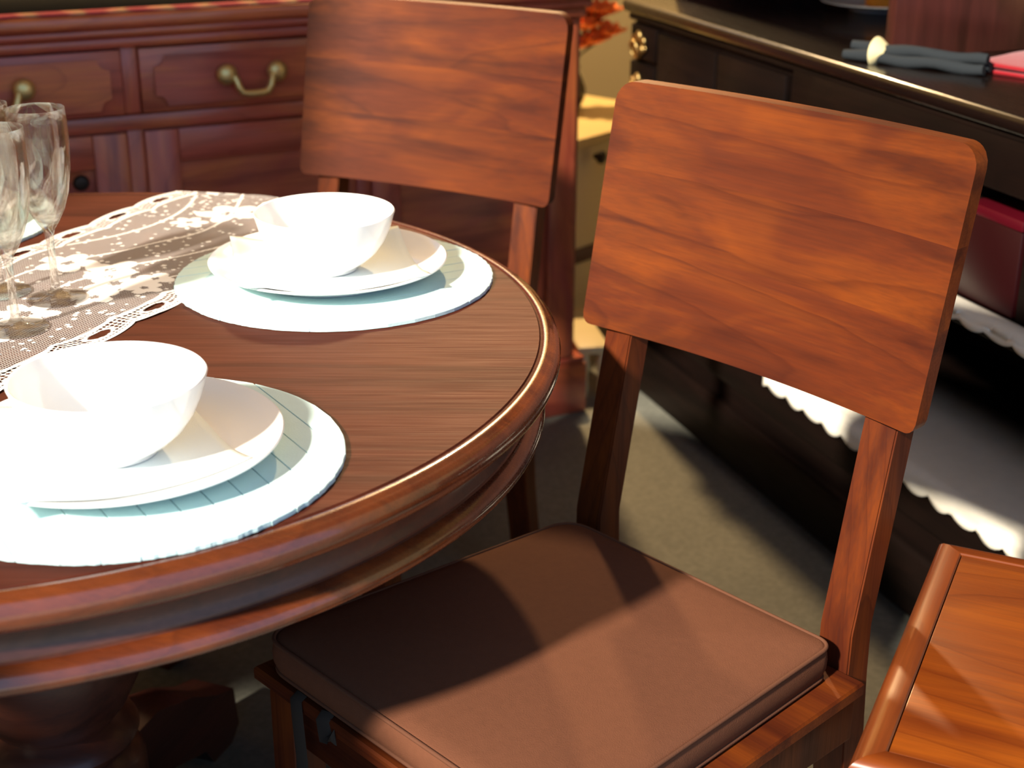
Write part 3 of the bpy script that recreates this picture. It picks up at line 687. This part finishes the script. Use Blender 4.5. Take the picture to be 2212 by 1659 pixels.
# ------------------------------------------------------------------ small wooden table at the lower right
ang = R(65.3); ex = Vector((math.cos(ang - R(90)), math.sin(ang - R(90)))); ZS = .50
st = thing('side_table', 'small orange-brown wooden table with framed top at the lower right corner', 'table', (.305, 1.095, 0), ang - R(90))
SL, SWD = .459, .62                                        # local X = to the right, local Y = away
fw = .026
box('top_panel', (fw + .001, fw + .001, ZS - .02), (SWD - fw - .001, SL - fw - .001, ZS - .0012), M['oak_x'], st, .0012)
def mitre(name, p, mat):
    pr = [(0.0, ZS - .024), (-.003, ZS - .016), (-.002, ZS - .008), (.003, ZS - .003), (.010, ZS), (.0245, ZS), (.026, ZS - .0015), (.026, ZS - .024)]
    (ax, ay), (bx, by) = p; d = Vector((bx - ax, by - ay)).normalized(); nn = Vector((-d.y, d.x)); V = []
    for t, z in pr:
        V.append((ax + nn.x * t + d.x * t, ay + nn.y * t + d.y * t, z))
    for t, z in pr:
        V.append((bx + nn.x * t - d.x * t, by + nn.y * t - d.y * t, z))
    n = len(pr); bm = bmesh.new(); vv = [bm.verts.new(v) for v in V]
    for i in range(n): bm.faces.new([vv[i], vv[(i + 1) % n], vv[(i + 1) % n + n], vv[i + n]])
    bm.faces.new(vv[:n]); bm.faces.new(vv[n:])
    return from_bm(name, bm, mat, st, smooth=True, sharp=40)
mitre('frame_edge', ((0, 0), (SWD, 0)), M['oak_x']); mitre('frame_edge', ((SWD, 0), (SWD, SL)), M['oak_y'])
mitre('frame_edge', ((SWD, SL), (0, SL)), M['oak_x']); mitre('frame_edge', ((0, SL), (0, 0)), M['oak_y'])
for x in (.035, SWD - .075):
    for y in (.035, SL - .075): box('leg', (x, y, 0), (x + .04, y + .04, ZS - .024), M['oak_y'], st, .003)
for y in (.042, SL - .060): box('apron', (.075, y, ZS - .095), (SWD - .075, y + .018, ZS - .024), M['oak_x'], st, .002)
for x in (.042, SWD - .060): box('apron', (x, .075, ZS - .095), (x + .018, SL - .075, ZS - .024), M['oak_y'], st, .002)

# ------------------------------------------------------------------ between the cabinets: painted chest, flowers, low stool
cc = thing('painted_chest', 'cream painted chest with tan scalloped apron seen between the two cabinets', 'chest', (.20, 3.60, 0), R(50))
box('chest_body', (-.17, .020, .03), (.37, .44, .485), M['cream_pale'], cc, .004)
box('chest_top', (-.20, 0, .485), (.40, .46, .510), M['cream'], cc, .006)
box('chest_plinth', (-.18, .010, 0), (.38, .45, .055), M['cream_pale'], cc, .005)
sc_pts = [(-.175, .484), (-.175, .430)] + [(-.175 + .55 * i / 42, .430 - .016 * abs(math.sin(math.pi * i / 42 * 7))) for i in range(1, 42)] + [(.375, .430), (.375, .484)]
dr = prism('scalloped_apron', [(x, -z) for x, z in sc_pts][::-1], 0, .013, M['tan'], cc); dr.rotation_euler = (R(90), 0, 0); dr.location = (0, .0195, 0)
for kx in (.012, .22):
    k_ = lathe('apron_knob', [(0, 0), (.007, 0), (.007, .010), (.016, .016), (.017, .024), (.010, .030), (0, .031)], M['iron'], cc, 24); k_.rotation_euler = (R(90), 0, 0); k_.location = (kx, .0065, .455)
box('red_panel', (-.15, .012, .185), (.35, .021, .222), M['red_lid'], cc, .003)
fl = thing('flower_vase', 'orange flowers in a dark vase on the cream chest', 'vase', (.150, 3.93, .5105))
lathe('vase_body', [(0, 0), (.024, 0), (.030, .006), (.040, .03), (.042, .055), (.030, .085), (.022, .098), (.027, .112), (.023, .112), (.017, .098), (0, .094)], M['vase'], fl, 32)
rnd = random.Random(3)
for k in range(13):
    a = rnd.uniform(0, 6.28); rr_ = rnd.uniform(.01, .06); top = Vector((rr_ * math.cos(a) + .045, rr_ * math.sin(a) * .6, rnd.uniform(.15, .31)))
    stem = tube('stem', [(0, 0, .10), (top.x * .3, top.y * .3, top.z * .6 + .03), tuple(top)], .0022, M['stem'], fl, 6)
    bm = bmesh.new()
    for ring, (npet, rad, tilt) in enumerate(((7, .050, 20), (6, .040, 50), (4, .026, 75))):
        for p in range(npet):
            mt = Matrix.Translation(top) @ Matrix.Rotation(6.283 * p / npet + ring * .4, 4, 'Z') @ Matrix.Rotation(R(-tilt), 4, 'Y') @ Matrix.Translation((rad * .55, 0, 0)) @ Matrix.Diagonal((rad * .62, rad * .36, rad * .12, 1))
            bmesh.ops.create_icosphere(bm, subdivisions=1, radius=1, matrix=mt)
    from_bm('blossom', bm, M['orange'], stem, smooth=True, sharp=80)
fs = thing('low_stool', 'small low cream stool between sideboard and foreground chair', 'stool', (.150, 3.135, 0), R(10))
box('stool_top', (0, 0, .105), (.075, .20, .125), M['cream_pale'], fs, .005)
for x in (.018, .060):
    for y in (.014, .186): lathe('turned_leg', [(0, 0), (.009, 0), (.011, .02), (.009, .05), (.013, .075), (.014, .085), (.010, .092), (.010, .105), (0, .105)], M['cream_pale'], fs, 20, center=(x, y))

# ------------------------------------------------------------------ pendant lamp of the shop, hanging behind the table
lp = thing('pendant_lamp', 'dark metal pendant lamp hanging from the ceiling behind the table', 'lamp', (-.05, 4.3, 2.45))
lathe('lamp_shade', [(.02, .20), (.05, .195), (.09, .16), (.16, .08), (.20, .02), (.203, .02), (.163, .083), (.092, .165), (.05, .20), (.02, .205)], M['lamp_shade'], lp, 48)
tube('cord', [(0, 0, .20), (0, 0, .75)], .004, M['lamp_shade'], lp, 8)
nb = NT('warm_bulb'); nb.b.inputs['Emission Color'].default_value = (*LAMP_COLOR, 1); nb.b.inputs['Emission Strength'].default_value = 30.0
lathe('bulb', [(0, .0), (.02, .008), (.032, .03), (.034, .05), (.026, .08), (.015, .11), (.015, .15), (0, .15)], nb.m, lp, 24)
ll = bpy.data.lights.new('bulb_light', 'POINT'); ll.energy = LAMP_POWER; ll.color = LAMP_COLOR; ll.shadow_soft_size = .06
lo = bpy.data.objects.new('bulb_light', ll); link(lo, lp); lo.location = (0, 0, -.07)
